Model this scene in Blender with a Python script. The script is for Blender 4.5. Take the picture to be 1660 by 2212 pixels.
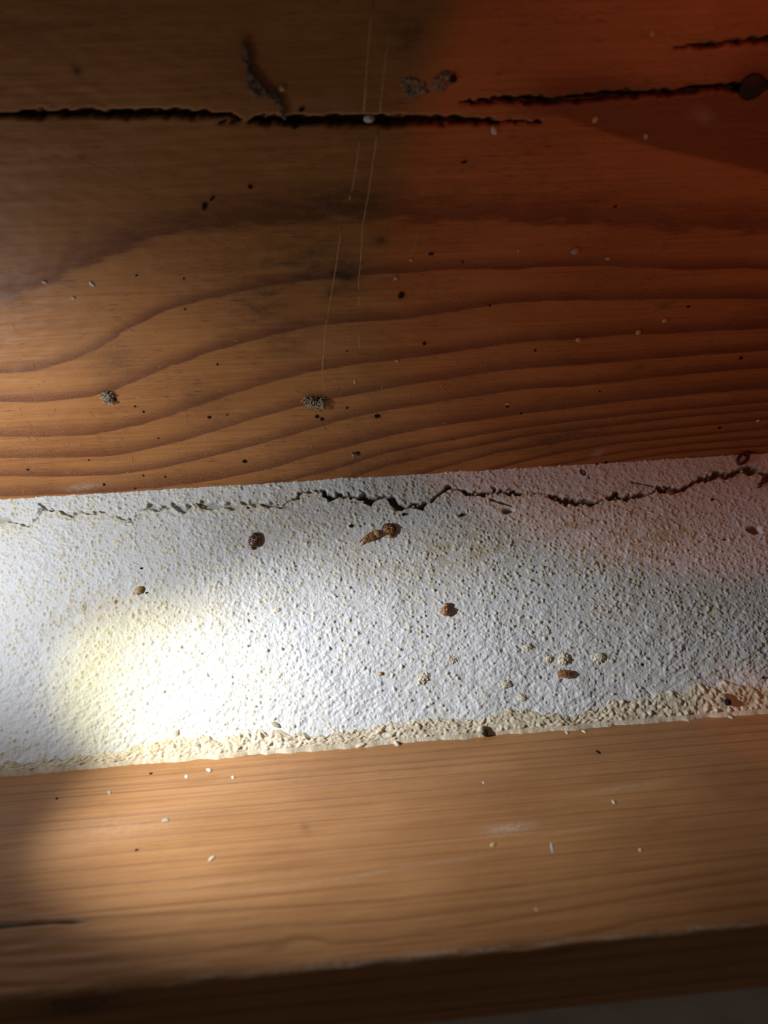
import bpy, bmesh, math, random
import numpy as np
from mathutils import Vector, Matrix

for o in list(bpy.data.objects):
    bpy.data.objects.remove(o)
scene = bpy.context.scene
COL = scene.collection
random.seed(7)
RNG = np.random.default_rng(7)

# ------------------------------------------------------------------ camera
# The beams run along world X; the photograph is a close-up, about 20 cm wide.
IW, IH, FPX = 1660.0, 2212.0, 1600.0
ex = np.array([27100.0, 1706.0, -1600.0]); ex /= np.linalg.norm(ex)      # world X seen from the camera
up = np.array([0.0, 1.0, 0.0])
ez = up - ex * up.dot(ex); ez /= np.linalg.norm(ez)
ey = np.cross(ez, ex)
ROT = np.stack([ex, ey, ez])                                              # camera vector -> world vector
EYE = np.array([0.0, 0.0, 1.5])

cam_data = bpy.data.cameras.new('camera')
cam = bpy.data.objects.new('camera', cam_data)
COL.objects.link(cam)
m = Matrix([list(ROT[0]) + [EYE[0]], list(ROT[1]) + [EYE[1]], list(ROT[2]) + [EYE[2]], [0, 0, 0, 1]])
cam.matrix_world = m
cam_data.sensor_fit = 'VERTICAL'
cam_data.sensor_height = 36.0
cam_data.sensor_width = 27.0
cam_data.lens = 36.0 * FPX / IH
cam_data.clip_start = 0.004
cam_data.clip_end = 20.0
cam_data.dof.use_dof = True
cam_data.dof.focus_distance = 0.196
cam_data.dof.aperture_fstop = 13.0
scene.camera = cam


def ray(px, py):
    v = np.array([px - IW / 2, -(py - IH / 2), -FPX])
    return ROT @ v


def at_depth(px, py, y):
    d = ray(px, py)
    return EYE + d * (y / d[1])


# ------------------------------------------------------------------ light
world = bpy.data.worlds.new('dark_room')
scene.world = world
world.use_nodes = True
world.node_tree.nodes['Background'].inputs[0].default_value = (1.0, 0.74, 0.54, 1)
world.node_tree.nodes['Background'].inputs[1].default_value = 0.042


def spot(name, loc, aim, energy, color, half, blend, radius):
    l = bpy.data.lights.new(name, 'SPOT')
    l.energy = energy
    l.color = color
    l.spot_size = math.radians(2 * half)
    l.spot_blend = blend
    l.shadow_soft_size = radius
    o = bpy.data.objects.new(name, l)
    COL.objects.link(o)
    o.location = loc
    o.rotation_euler = (Vector(aim) - Vector(loc)).to_track_quat('-Z', 'Y').to_euler()
    return o


TORCH = np.array([-0.118, 0.116, 1.503])
COOL = (0.96, 0.98, 1.0)
spot('torch_beam', TORCH, TORCH + np.array([0.8343, 0.3651, -0.400]), 1.30, COOL, 26, 1.0, 0.003)
spot('torch_fill_mid', TORCH, TORCH + np.array([0.6733, 0.6484, -0.3553]), 0.05, COOL, 19, 0.9, 0.003)  # extra spot added at the torch, cone fitted to shape its light
spot('torch_fill_near', TORCH, TORCH + np.array([0.52, 0.84, 0.02]), 0.275, COOL, 44, 0.9, 0.003)  # another added spot, aimed to brighten the left plaster and beam edge
spot('torch_hotspot', TORCH, at_depth(345, 1475, 0.185), 0.33, (1.0, 0.85, 0.18), 14.0, 1.0, 0.003)
spot('torch_spill', TORCH, TORCH + np.array([0.6341, 0.773, 0.03]), 0.08, COOL, 76, 1.0, 0.003)
RED = (0.115, 0.015, 1.5 + 0.05)
spot('red_lamp', RED, at_depth(1760, 300, 0.16), 0.115, (1.0, 0.145, 0.07), 34.5, 0.13, 0.004)
spot('red_patch_spot', RED, at_depth(1640, 1590, 0.175), 0.15, (1.0, 0.22, 0.08), 5.5, 0.6, 0.004)  # added spot with no lamp behind it, makes the small red patch
scene.view_settings.view_transform = 'Standard'
scene.view_settings.look = 'None'
scene.view_settings.exposure = 0.0
scene.view_settings.gamma = 1.0
scene.view_settings.use_curve_mapping = False


# ------------------------------------------------------------------ geometry helpers
def tag(o, label=None, cat=None, group=None, kind=None):
    if label: o['label'] = label
    if cat: o['category'] = cat
    if group: o['group'] = group
    if kind: o['kind'] = kind
    return o


def empty(name, mat=None):
    o = bpy.data.objects.new(name, None)
    o.empty_display_size = 0.002
    COL.objects.link(o)
    if mat is not None:
        o.matrix_world = mat
    return o


def mesh_obj(name, me, mat=None, parent=None):
    o = bpy.data.objects.new(name, me)
    COL.objects.link(o)
    if mat is not None and not me.materials:
        me.materials.append(mat)
    if parent is not None:
        o.parent = parent
    return o


def bm_obj(name, bm, mat, parent=None, smooth=True):
    me = bpy.data.meshes.new(name)
    bm.to_mesh(me)
    bm.free()
    if smooth:
        me.shade_smooth()
    return mesh_obj(name, me, mat, parent)


def grid_mesh(name, P, mat, attrs=None, flip=False):
    nr, nc = P.shape[:2]
    me = bpy.data.meshes.new(name)
    nv = nr * nc
    me.vertices.add(nv)
    me.vertices.foreach_set('co', P.reshape(-1).astype(np.float32))
    idx = np.arange(nv).reshape(nr, nc)
    a, b, c, d = idx[:-1, :-1], idx[:-1, 1:], idx[1:, 1:], idx[1:, :-1]
    q = np.stack([a, d, c, b] if flip else [a, b, c, d], -1).reshape(-1)
    nf = (nr - 1) * (nc - 1)
    me.loops.add(nf * 4)
    me.loops.foreach_set('vertex_index', q.astype(np.int32))
    me.polygons.add(nf)
    me.polygons.foreach_set('loop_start', (np.arange(nf) * 4).astype(np.int32))
    me.update(calc_edges=True)
    me.shade_smooth()
    for k, v in (attrs or {}).items():
        if v.ndim == 3:
            at = me.attributes.new(k, 'FLOAT_VECTOR', 'POINT')
            at.data.foreach_set('vector', v.reshape(-1).astype(np.float32))
        else:
            at = me.attributes.new(k, 'FLOAT', 'POINT')
            at.data.foreach_set('value', v.reshape(-1).astype(np.float32))
    me.materials.append(mat)
    return me


class Surf:
    """A flat face that runs along X; s is measured across it from its start edge."""
    def __init__(self, a, b):
        self.a = np.array([0, a[0], a[1]]); d = np.array([0, b[0] - a[0], b[1] - a[1]])
        self.len = np.linalg.norm(d); self.d = d / self.len
        n = np.cross([1, 0, 0], self.d)
        if n.dot(EYE - self.a) < 0: n = -n
        self.n = n

    def uv(self, px, py):
        r = ray(px, py)
        t = (self.a - EYE).dot(self.n) / r.dot(self.n)
        p = EYE + r * t
        return p[0], (p - self.a).dot(self.d)

    def pt(self, x, s, h=0.0):
        return np.array([x, 0, 0]) + self.a + self.d * s + self.n * h

    def grid(self, X, S, H):
        return (X[..., None] * np.array([1.0, 0, 0]) + self.a + S[..., None] * self.d + H[..., None] * self.n)

    def uvs(self, pts):
        return np.array([self.uv(*p[:2]) for p in pts])

    def frame(self, px, py, ang=0.0, h=0.0):
        """matrix at the surface point: local x along the beam turned by ang, local z off the surface"""
        x, s = self.uv(px, py)
        o = self.pt(x, s, h)
        sgn = 1.0 if self.d[2] > 0 else -1.0
        upv = self.d * sgn
        xa = np.array([1.0, 0, 0]) * math.cos(ang) + upv * math.sin(ang)
        ya = np.cross(self.n, xa)
        return Matrix([[xa[0], ya[0], self.n[0], o[0]], [xa[1], ya[1], self.n[1], o[1]],
                       [xa[2], ya[2], self.n[2], o[2]], [0, 0, 0, 1]])

    def px(self, px, py):
        """size of one picture pixel on this face, along X"""
        return abs(self.uv(px + 1, py)[0] - self.uv(px, py)[0])


def yz(px, py, depth):
    p = at_depth(px, py, depth)
    return (p[1], p[2])


Pc = yz(830, 1030, 0.200)          # upper beam meets plaster
Qc = yz(830, 1602, 0.178)          # plaster meets lower beam
Rc = yz(830, 2077, 0.118)          # worn arris of the lower beam
Sc = yz(830, 2222, 0.1235)         # far edge of its front face
Tc = yz(830, 0, 0.137)             # upper beam at the top of the picture
U = Surf(Pc, Tc)
W = Surf(Pc, Qc)
L = Surf(Qc, Rc)
F = Surf(Rc, Sc)


# ------------------------------------------------------------------ numpy noise
def fft_noise(shape, lam_x, lam_y, dx, dy, ang=0.0, seed=0):
    """smooth random field, wavelengths lam along the turned axes (metres), unit deviation"""
    r = np.random.default_rng(seed)
    f = np.fft.rfft2(r.standard_normal(shape))
    ky = np.fft.fftfreq(shape[0], dy)[:, None]
    kx = np.fft.rfftfreq(shape[1], dx)[None, :]
    c, s = math.cos(ang), math.sin(ang)
    u = kx * c + ky * s
    v = -kx * s + ky * c
    f *= np.exp(-0.5 * ((u * lam_x) ** 2 + (v * lam_y) ** 2) * 4)
    o = np.fft.irfft2(f, s=shape)
    o -= o.mean()
    return o / (o.std() + 1e-12)


def sstep(a, b, x):
    t = np.clip((x - a) / (b - a), 0, 1)
    return t * t * (3 - 2 * t)


def curve(pts, X, smooth=0):
    p = np.array(pts, dtype=float)
    o = np.argsort(p[:, 0])
    p = p[o]
    if smooth:
        xs = np.linspace(p[0, 0], p[-1, 0], 400)
        ys = np.interp(xs, p[:, 0], p[:, 1])
        k = np.hanning(2 * smooth + 1); k /= k.sum()
        ys = np.convolve(np.pad(ys, smooth, mode='reflect', reflect_type='odd'), k, 'valid')
        return np.interp(X, xs, ys)
    return np.interp(X, p[:, 0], p[:, 1])


def axis(dense, step, far, n=26):
    a = np.arange(-dense, dense + step / 2, step)
    t = (np.linspace(0, 1, n + 1)[1:]) ** 1.8
    e = dense + t * (far - dense)
    return np.concatenate([-e[::-1], a, e])


# ------------------------------------------------------------------ node helpers
def new_mat(name):
    mt = bpy.data.materials.new(name)
    mt.use_nodes = True
    nt = mt.node_tree
    nt.nodes.clear()
    out = nt.nodes.new('ShaderNodeOutputMaterial')
    b = nt.nodes.new('ShaderNodeBsdfPrincipled')
    nt.links.new(b.outputs[0], out.inputs[0])
    return mt, nt, b


class N:
    def __init__(self, nt): self.nt = nt

    def put(self, sock, v):
        if isinstance(v, bpy.types.NodeSocket): self.nt.links.new(v, sock)
        else: sock.default_value = v

    def attr(self, name, out='Fac'):
        n = self.nt.nodes.new('ShaderNodeAttribute'); n.attribute_name = name
        return n.outputs[out]

    def math(self, op, a, b=0.0, c=None, clamp=False):
        n = self.nt.nodes.new('ShaderNodeMath'); n.operation = op; n.use_clamp = clamp
        self.put(n.inputs[0], a); self.put(n.inputs[1], b)
        if c is not None: self.put(n.inputs[2], c)
        return n.outputs[0]

    def vmul(self, v, s):
        n = self.nt.nodes.new('ShaderNodeVectorMath'); n.operation = 'MULTIPLY'
        self.put(n.inputs[0], v); n.inputs[1].default_value = s
        return n.outputs[0]

    def noise(self, v, scale=1.0, detail=2.0, rough=0.5):
        n = self.nt.nodes.new('ShaderNodeTexNoise')
        self.put(n.inputs['Vector'], v)
        n.inputs['Scale'].default_value = scale
        n.inputs['Detail'].default_value = detail
        n.inputs['Roughness'].default_value = rough
        return n.outputs['Fac']

    def step(self, v, lo, hi, a=0.0, b=1.0):
        n = self.nt.nodes.new('ShaderNodeMapRange'); n.interpolation_type = 'SMOOTHSTEP'
        self.put(n.inputs[0], v); self.put(n.inputs[1], lo); self.put(n.inputs[2], hi)
        self.put(n.inputs[3], a); self.put(n.inputs[4], b)
        return n.outputs[0]

    def mix(self, f, a, b, blend='MIX'):
        n = self.nt.nodes.new('ShaderNodeMix'); n.data_type = 'RGBA'; n.blend_type = blend
        self.put(n.inputs[0], f)
        self.put(n.inputs[6], a if isinstance(a, bpy.types.NodeSocket) else (*a, 1))
        self.put(n.inputs[7], b if isinstance(b, bpy.types.NodeSocket) else (*b, 1))
        return n.outputs[2]

    def bump(self, h, strength, dist):
        n = self.nt.nodes.new('ShaderNodeBump')
        self.put(n.inputs['Height'], h)
        n.inputs['Strength'].default_value = strength
        n.inputs['Distance'].default_value = dist
        return n.outputs[0]


def wood_material(name, early, early2, late, strength, fibre_scale, rough, coat, dash=0.7, dust=0.30):
    mt, nt, b = new_mat(name)
    n = N(nt)
    sv = n.attr('surf', 'Vector')
    ring = n.attr('ring')
    w = n.attr('ringw')
    wob = n.noise(n.vmul(sv, (120, 500, 1)), 1.0, 3.0)
    fine = n.noise(n.vmul(sv, (150, 6000, 1)), 1.0, 2.0)
    ph = n.math('ADD', ring, n.math('MULTIPLY', n.math('SUBTRACT', wob, 0.5), 0.10))
    ph = n.math('ADD', ph, n.math('MULTIPLY', n.math('SUBTRACT', fine, 0.5), 0.05))
    t = n.math('FRACT', ph)
    lo = n.math('SUBTRACT', 1.0, w)
    dark = n.step(t, lo, 0.985)
    cut = n.step(t, 0.965, 1.0, 1.0, 0.0)
    dark = n.math('MULTIPLY', dark, cut)
    blot = n.noise(n.vmul(sv, (35, 60, 1)), 1.0, 3.0)
    dark = n.math('MULTIPLY', dark, n.step(blot, 0.2, 0.6, strength * 0.75, strength))
    fib = n.noise(n.vmul(sv, fibre_scale), 1.0, 4.0, 0.6)
    tone = n.math('ADD', n.math('MULTIPLY', fib, 0.55), n.math('MULTIPLY', blot, 0.45))
    col = n.mix(n.step(tone, 0.38, 0.62), early2, early)
    col = n.mix(dark, col, late)
    # short dark resin dashes along the grain
    dsh = n.noise(n.vmul(sv, (260, 5200, 1)), 1.0, 1.0)
    dmask = n.noise(n.vmul(sv, (60, 60, 1)), 1.0, 2.0)
    d = n.math('MULTIPLY', n.step(dsh, 0.62, 0.68), n.step(dmask, 0.42, 0.56))
    col = n.mix(n.math('MULTIPLY', d, dash), col, tuple(c * 0.45 for c in late))
    # dirt, dark patches, pale rubs, wear and the painted arris highlight
    dustn = n.noise(n.vmul(sv, (2600, 2600, 1)), 1.0, 3.0, 0.7)
    dustm = n.noise(n.vmul(sv, (45, 45, 1)), 1.0, 3.0)
    col = n.mix(n.math('MULTIPLY', n.step(dustn, 0.40, 0.70), n.step(dustm, 0.35, 0.65, 0.08, dust)), col, (0.52, 0.31, 0.15))
    col = n.mix(n.attr('lobe'), col, tuple(c * 0.7 for c in late))
    grit = n.noise(n.vmul(sv, (900, 900, 1)), 1.0, 3.0)
    col = n.mix(n.math('MULTIPLY', n.attr('dark_patch'), n.step(grit, 0.3, 0.62, 0.55, 1.0)), col, (0.028, 0.022, 0.016))
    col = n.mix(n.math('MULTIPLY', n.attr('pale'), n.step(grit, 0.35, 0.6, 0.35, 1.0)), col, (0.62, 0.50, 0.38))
    col = n.mix(n.attr('hollow'), col, (0.012, 0.008, 0.006))
    nt.links.new(col, b.inputs['Base Color'])
    b.inputs['Roughness'].default_value = rough
    b.inputs['Specular IOR Level'].default_value = 0.35
    b.inputs['Coat Weight'].default_value = coat
    b.inputs['Coat Roughness'].default_value = 0.33
    hgt = n.math('ADD', n.math('MULTIPLY', fine, 0.6), n.math('MULTIPLY', grit, 0.4))
    bp = n.bump(hgt, 0.35, 0.00012)
    nt.links.new(bp, b.inputs['Normal'])
    nt.links.new(bp, b.inputs['Coat Normal'])
    return mt


M_UP = wood_material('varnished_pine', (0.41, 0.172, 0.050), (0.31, 0.120, 0.034), (0.135, 0.037, 0.014),
                     0.92, (25, 1400, 1), 0.5, 0.12)
M_LOW = wood_material('straight_grained_pine', (0.46, 0.225, 0.085), (0.34, 0.155, 0.055), (0.15, 0.052, 0.02),
                      0.50, (14, 1700, 1), 0.46, 0.2, 0.3, 0.2)


def plaster_material(name, white, cream, dirt_warmlight_col):
    mt, nt, b = new_mat(name)
    n = N(nt)
    sv = n.attr('surf', 'Vector')
    g = n.attr('grain')
    big = n.noise(n.vmul(sv, (70, 70, 1)), 1.0, 3.0)
    mid = n.noise(n.vmul(sv, (500, 500, 1)), 1.0, 3.0)
    f = n.math('MULTIPLY', n.step(g, 0.10, 0.8), n.step(n.math('ADD', n.math('MULTIPLY', big, 0.5), n.math('MULTIPLY', mid, 0.5)), 0.32, 0.56))
    col = n.mix(f, white, cream)
    col = n.mix(n.math('MULTIPLY', n.attr('dirt_warmlight'), n.step(mid, 0.3, 0.6, 0.35, 1.0)), col, dirt_warmlight_col)
    col = n.mix(n.attr('hollow'), col, (0.11, 0.085, 0.055))  # shade inside crack and pits, painted dark into the plaster colour
    nt.links.new(col, b.inputs['Base Color'])
    b.inputs['Roughness'].default_value = 0.72
    b.inputs['Specular IOR Level'].default_value = 0.3
    fine = n.noise(n.vmul(sv, (3400, 3400, 1)), 1.0, 4.0, 0.65)
    nt.links.new(n.bump(fine, 0.9, 0.00030), b.inputs['Normal'])
    return mt


M_PL = plaster_material('painted_plaster', (0.76, 0.785, 0.82), (0.72, 0.67, 0.50), (0.54, 0.42, 0.25))
M_FIL = plaster_material('cream_mortar', (0.78, 0.72, 0.60), (0.74, 0.64, 0.46), (0.52, 0.43, 0.29))


def plain(name, col, rough=0.6, col2=None, scale=2500.0, spec=0.4, coat=0.0, sub=0.0):
    mt, nt, b = new_mat(name)
    n = N(nt)
    tc = nt.nodes.new('ShaderNodeTexCoord').outputs['Object']
    c2 = col2 or tuple(c * 0.6 for c in col)
    f = n.step(n.noise(tc, scale, 3.0), 0.38, 0.62)
    nt.links.new(n.mix(f, c2, col), b.inputs['Base Color'])
    b.inputs['Roughness'].default_value = rough
    b.inputs['Specular IOR Level'].default_value = spec
    b.inputs['Coat Weight'].default_value = coat
    nt.links.new(n.bump(n.noise(tc, scale * 2, 2.0), 0.4, 0.0001), b.inputs['Normal'])
    return mt


M_BLACK = plain('black_speck', (0.022, 0.018, 0.015), 0.8, None, 2500.0, 0.15)
M_GRIT = plain('pale_grit', (0.62, 0.45, 0.20), 0.7, (0.5, 0.33, 0.14))
M_CHIP = plain('white_chip', (0.72, 0.70, 0.68), 0.7, (0.55, 0.5, 0.45))
M_LINT = plain('grey_lint', (0.52, 0.47, 0.36), 0.9, (0.32, 0.27, 0.20), 6000)
M_SMUDGE = plain('dried_smudge', (0.30, 0.24, 0.17), 0.95, (0.16, 0.11, 0.07), 1500, 0.1)
M_SCR = plain('scratched_fibre', (0.60, 0.36, 0.17), 0.7, (0.42, 0.24, 0.11), 4000)
M_HUSK = plain('amber_husk', (0.36, 0.17, 0.06), 0.35, (0.16, 0.06, 0.022), 3500, 0.6, 0.5)
M_HUSKD = plain('dark_husk', (0.085, 0.028, 0.014), 0.35, (0.04, 0.012, 0.008), 3500, 0.6, 0.5)
M_HUSKT = plain('tan_husk', (0.55, 0.36, 0.14), 0.4, (0.33, 0.18, 0.06), 4000, 0.6, 0.4)
M_SCALE = plain('pale_scales', (0.74, 0.70, 0.66), 0.6, (0.5, 0.42, 0.36))
M_RED = plain('red_brown_husk', (0.10, 0.022, 0.010), 0.4, (0.05, 0.012, 0.008), 3000, 0.5, 0.3)
M_LUMP = plain('plaster_crumb', (0.74, 0.70, 0.58), 0.85, (0.60, 0.54, 0.40), 1800)
M_KNOT = plain('knot_wood', (0.020, 0.011, 0.008), 0.6, (0.010, 0.006, 0.005), 800)

# ------------------------------------------------------------------ plaster wall between the beams
DXP = 0.00019
xw = axis(0.130, DXP, 0.30)
sw = np.arange(-0.0015, W.len + 0.002, DXP)
XW, SW = np.meshgrid(xw, sw)
nd = int(round(0.28 / DXP)); ns = len(sw)
xd = (np.arange(nd) - nd / 2) * DXP


def sample(field, X):
    """read a dense field (columns at xd) at the wall's columns, mirrored beyond its ends"""
    u = (X[0] - xd[0]) / DXP
    per = 2 * (nd - 1)
    u = np.mod(u, per); u = np.where(u > nd - 1, per - u, u)
    i = np.clip(u.astype(int), 0, nd - 2); f = u - i
    return field[:, i] * (1 - f) + field[:, i + 1] * f


Xd, Sd = np.meshgrid(xd, sw)
sfrac = np.clip(Sd / W.len, 0, 1)
# zones: pebbly grains above, combed brush strokes below
dens = 0.35 + 0.65 * sstep(0.75, 0.25, sfrac) + 0.25 * fft_noise(Xd.shape, 0.012, 0.012, DXP, DXP, 0, 3) * 0.6
brush = sstep(0.40, 0.75, sfrac) * 0.8 + 0.2
n_lo = fft_noise(Xd.shape, 0.010, 0.010, DXP, DXP, 0, 11)
n_mid = fft_noise(Xd.shape, 0.0016, 0.0016, DXP, DXP, 0, 12)
n_fin = fft_noise(Xd.shape, 0.0006, 0.0006, DXP, DXP, 0, 13)
n_str = fft_noise(Xd.shape, 0.0022, 0.0006, DXP, DXP, -0.50, 14)
n_st2 = fft_noise(Xd.shape, 0.0040, 0.0011, DXP, DXP, -0.42, 15)
n_mic = fft_noise(Xd.shape, 0.00034, 0.00034, DXP, DXP, 0, 16)
Hd = 0.00014 * n_lo + 0.00006 * n_mid + 0.000055 * n_fin + 0.000040 * n_mic + (0.000048 * n_str + 0.00004 * n_st2) * brush
Gd = np.zeros_like(Hd)
ng = 44000
gx = RNG.uniform(xd[0], xd[-1], ng); gs = RNG.uniform(sw[0], sw[-1], ng)
gr = 0.00021 + 0.00036 * RNG.random(ng) ** 2.2
gk = RNG.random(ng)
ga = RNG.uniform(0, 3.14, ng); ge = RNG.uniform(0.75, 1.0, ng); gh = RNG.uniform(0.35, 0.75, ng)
for i in range(ng):
    cx = (gx[i] - xd[0]) / DXP; cy = (gs[i] - sw[0]) / DXP
    ix, iy = int(cx), int(cy)
    if not (0 <= ix < nd and 0 <= iy < ns) or gk[i] > dens[iy, ix]:
        continue
    r = gr[i] / DXP
    k = int(r * 1.5) + 2
    x0, x1, y0, y1 = max(ix - k, 0), min(ix + k + 1, nd), max(iy - k, 0), min(iy + k + 1, ns)
    yy, xx = np.mgrid[y0:y1, x0:x1]
    c, s = math.cos(ga[i]), math.sin(ga[i])
    u = ((xx - cx) * c + (yy - cy) * s) / r
    v = (-(xx - cx) * s + (yy - cy) * c) / (r * ge[i])
    q = np.clip(1 - (u * u + v * v), 0, 1)
    q = np.clip(q * (1 + 0.55 * n_fin[y0:y1, x0:x1] * 0.5), 0, 1)
    bump = np.sqrt(q) * (0.5 + 0.5 * q)
    Hd[y0:y1, x0:x1] = np.maximum(Hd[y0:y1, x0:x1], Hd[y0:y1, x0:x1] * 0.55 + bump * gr[i] * gh[i])
    Gd[y0:y1, x0:x1] = np.maximum(Gd[y0:y1, x0:x1], bump)
Hd += 0.000018 * n_mic * (0.4 + Gd)

crack = [(-300, 1150, 3), (-200, 1140, 6), (-100, 1135, 3), (-40, 1128, 4), (0, 1122, 8), (20, 1124, 8), (40, 1131, 4), (60, 1138, 3), (76, 1122, 3),
         (84, 1105, 4), (95, 1098, 8), (115, 1104, 4), (140, 1107, 5), (155, 1115, 6), (175, 1108, 3), (205, 1109, 4), (230, 1110, 4), (260, 1120, 5),
         (290, 1125, 2), (306, 1102, 2), (322, 1096, 10), (345, 1098, 5), (375, 1092, 5), (400, 1102, 7), (425, 1088, 2),
         (440, 1090, 10), (460, 1095, 9), (480, 1089, 5), (500, 1094, 9), (525, 1090, 5), (545, 1087, 9), (565, 1090, 5),
         (590, 1092, 8), (610, 1095, 2), (630, 1084, 2), (645, 1071, 7), (656, 1061, 5), (672, 1063, 5), (690, 1061, 4),
         (705, 1068, 10), (715, 1075, 9), (730, 1068, 5), (750, 1073, 7), (770, 1072, 5), (790, 1074, 13), (802, 1083, 14),
         (815, 1076, 4), (835, 1071, 6), (850, 1085, 11), (865, 1095, 13), (880, 1093, 4), (905, 1090, 6), (920, 1087, 6),
         (935, 1078, 2), (955, 1062, 3), (970, 1052, 7), (990, 1057, 4), (1010, 1065, 6), (1040, 1066, 6), (1070, 1060, 6),
         (1100, 1066, 6), (1140, 1066, 4), (1180, 1066, 5), (1200, 1075, 7), (1225, 1084, 8), (1250, 1085, 8), (1280, 1088, 8),
         (1300, 1082, 4), (1330, 1073, 8), (1350, 1075, 8), (1385, 1071, 6), (1410, 1065, 4), (1430, 1055, 8), (1450, 1060, 9),
         (1480, 1058, 6), (1500, 1042, 7), (1520, 1035, 9), (1550, 1028, 8), (1575, 1028, 6), (1600, 1017, 10), (1625, 1013, 11),
         (1640, 1020, 7), (1660, 1027, 6), (1720, 1020, 8), (1800, 1012, 5), (1900, 1008, 8), (2000, 1000, 4)]
cu = W.uvs(crack)
kx = W.px(830, 1080)
cw = np.array([c[2] * min(1.0, max(0.12, (c[2] - 2.2) / 4.0)) for c in crack]) * kx
Hw = sample(Hd, XW)
Gw = sample(Gd, XW)
jag = sample(fft_noise(Xd.shape, 0.0017, 0.0013, DXP, DXP, 0, 21), XW)
jag2 = sample(fft_noise(Xd.shape, 0.0011, 0.0008, DXP, DXP, 0, 22), XW)
cc = np.interp(xw, cu[:, 0], cu[:, 1])[None, :]
chw = np.interp(xw, cu[:, 0], cw)[None, :] * 0.88
dist = SW - cc + jag * 0.00030                                   # negative above the crack (towards the upper beam)
hol = sstep(1.20, 0.60, np.abs(dist) / np.maximum(chw + 0.00032 * np.clip(jag2, -1.6, 1.3), 0.00007))
lip = np.exp(-np.clip(-dist - chw, 0, 1) / 0.0030) * (dist < 0)
Hw = Hw + 0.00038 * lip * sstep(0.0002, 0.0008, chw)
Hw = Hw + 0.00040 * np.exp(-np.clip(dist - chw, 0, 1) / 0.0016) * (dist > 0) * (0.5 + 0.5 * np.clip(jag2, -1, 1))
Gw = np.maximum(Gw, 0.7 * np.exp(-np.clip(dist - chw, 0, 1) / 0.002) * (dist > 0))
deep = 0.0010 + 0.0011 * sstep(W.uv(560, 1080)[0], W.uv(700, 1080)[0], XW)
Hw = Hw * (1 - hol) - hol * deep
hollow = hol * (0.45 + 0.55 * sstep(W.uv(560, 1080)[0], W.uv(700, 1080)[0], XW))


def pit(px, py, rx, ry, ang, depth):
    """a small crater in the plaster"""
    global Hw, hollow
    x, s = W.uv(px, py)
    k = W.px(px, py)
    c, sn = math.cos(ang), math.sin(ang)
    dx = XW - x; ds = -(SW - s)
    u = (dx * c + ds * sn) / (rx * k); v = (-dx * sn + ds * c) / (ry * k)
    r = np.sqrt(u * u + v * v) + 0.12 * jag2
    f = sstep(1.15, 0.6, r)
    Hw = Hw * (1 - f) - f * depth + 0.00012 * np.exp(-((r - 1.3) / 0.3) ** 2)
    hollow = np.maximum(hollow, 0.8 * sstep(1.0, 0.5, r))


pit(1098, 1104, 14, 6, 0.18, 0.0014)
pit(1630, 1145, 16, 9, -0.15, 0.0020)
pit(1261, 1021, 6, 8, 0.5, 0.0014)
pit(1273, 1032, 4, 3, 0.2, 0.0010)
pit(1390, 1435, 4, 3, 0.2, 0.0010)
for a, b, wd in (((1060, 1078), (1106, 1093), 1.6), ((1366, 1041), (1425, 1052), 1.8), ((935, 1080), (970, 1052), 2.0),
                 ((84, 1087), (97, 1098), 2.4), ((97, 1098), (78, 1124), 2.6)):
    (x0, s0), (x1, s1) = W.uv(*a), W.uv(*b)
    dd = math.hypot(x1 - x0, s1 - s0)
    tt = np.clip(((XW - x0) * (x1 - x0) + (SW - s0) * (s1 - s0)) / dd ** 2, 0, 1)
    r = np.hypot(XW - x0 - tt * (x1 - x0), SW - s0 - tt * (s1 - s0)) + 0.00015 * jag
    f = sstep(1.3, 0.5, r / (wd * kx))
    Hw -= f * 0.0009
    hollow = np.maximum(hollow, 0.8 * f)


def blob_field(X, S, surf, items, soft=0.6):
    out = np.zeros_like(X)
    for px, py, rx, ry, ang, a in items:
        x, s = surf.uv(px, py)
        k = surf.px(px, py)
        sg = 1.0 if surf.d[2] > 0 else -1.0
        c, sn = math.cos(ang), math.sin(ang)
        dx = X - x; ds = (S - s) * sg
        u = (dx * c + ds * sn) / (rx * k); v = (-dx * sn + ds * c) / (ry * k)
        out = np.maximum(out, a * np.exp(-(u * u + v * v) * 1.2))
    return out


dirt_warmlight = blob_field(XW, SW, W, [(1010, 1180, 170, 70, 0.1, 0.75), (820, 1230, 190, 55, -0.2, 0.5), (1240, 1115, 110, 55, 0.3, 0.75),
                              (1390, 1170, 190, 85, 0.2, 0.8), (640, 1160, 150, 60, 0, 0.35), (170, 1330, 120, 60, 0.2, 0.4),
                              (1300, 1075, 130, 25, 0.1, 0.5), (1470, 1160, 60, 40, 0, 0.6), (420, 1320, 200, 50, 0.1, 0.3),
                              (30, 1620, 60, 18, 0.1, 0.45), (1480, 1300, 260, 170, 0.1, 0.40), (1600, 1430, 200, 90, 0.1, 0.35)])  # broad blobs at the far right paint warm light into the plaster colour
dirt_warmlight = np.clip(dirt_warmlight * (0.75 + 0.5 * jag * 0.6), 0, 1)
surfW = np.stack([XW, SW, np.zeros_like(XW)], -1)
meW = grid_mesh('wall_back', W.grid(XW, SW, Hw), M_PL, {'surf': surfW, 'grain': Gw, 'dirt_warmlight': dirt_warmlight, 'hollow': hollow})
wall = mesh_obj('wall_back', meW)
tag(wall, 'rough white painted plaster strip with a ragged crack, between two wooden beams', kind='structure')

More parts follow.
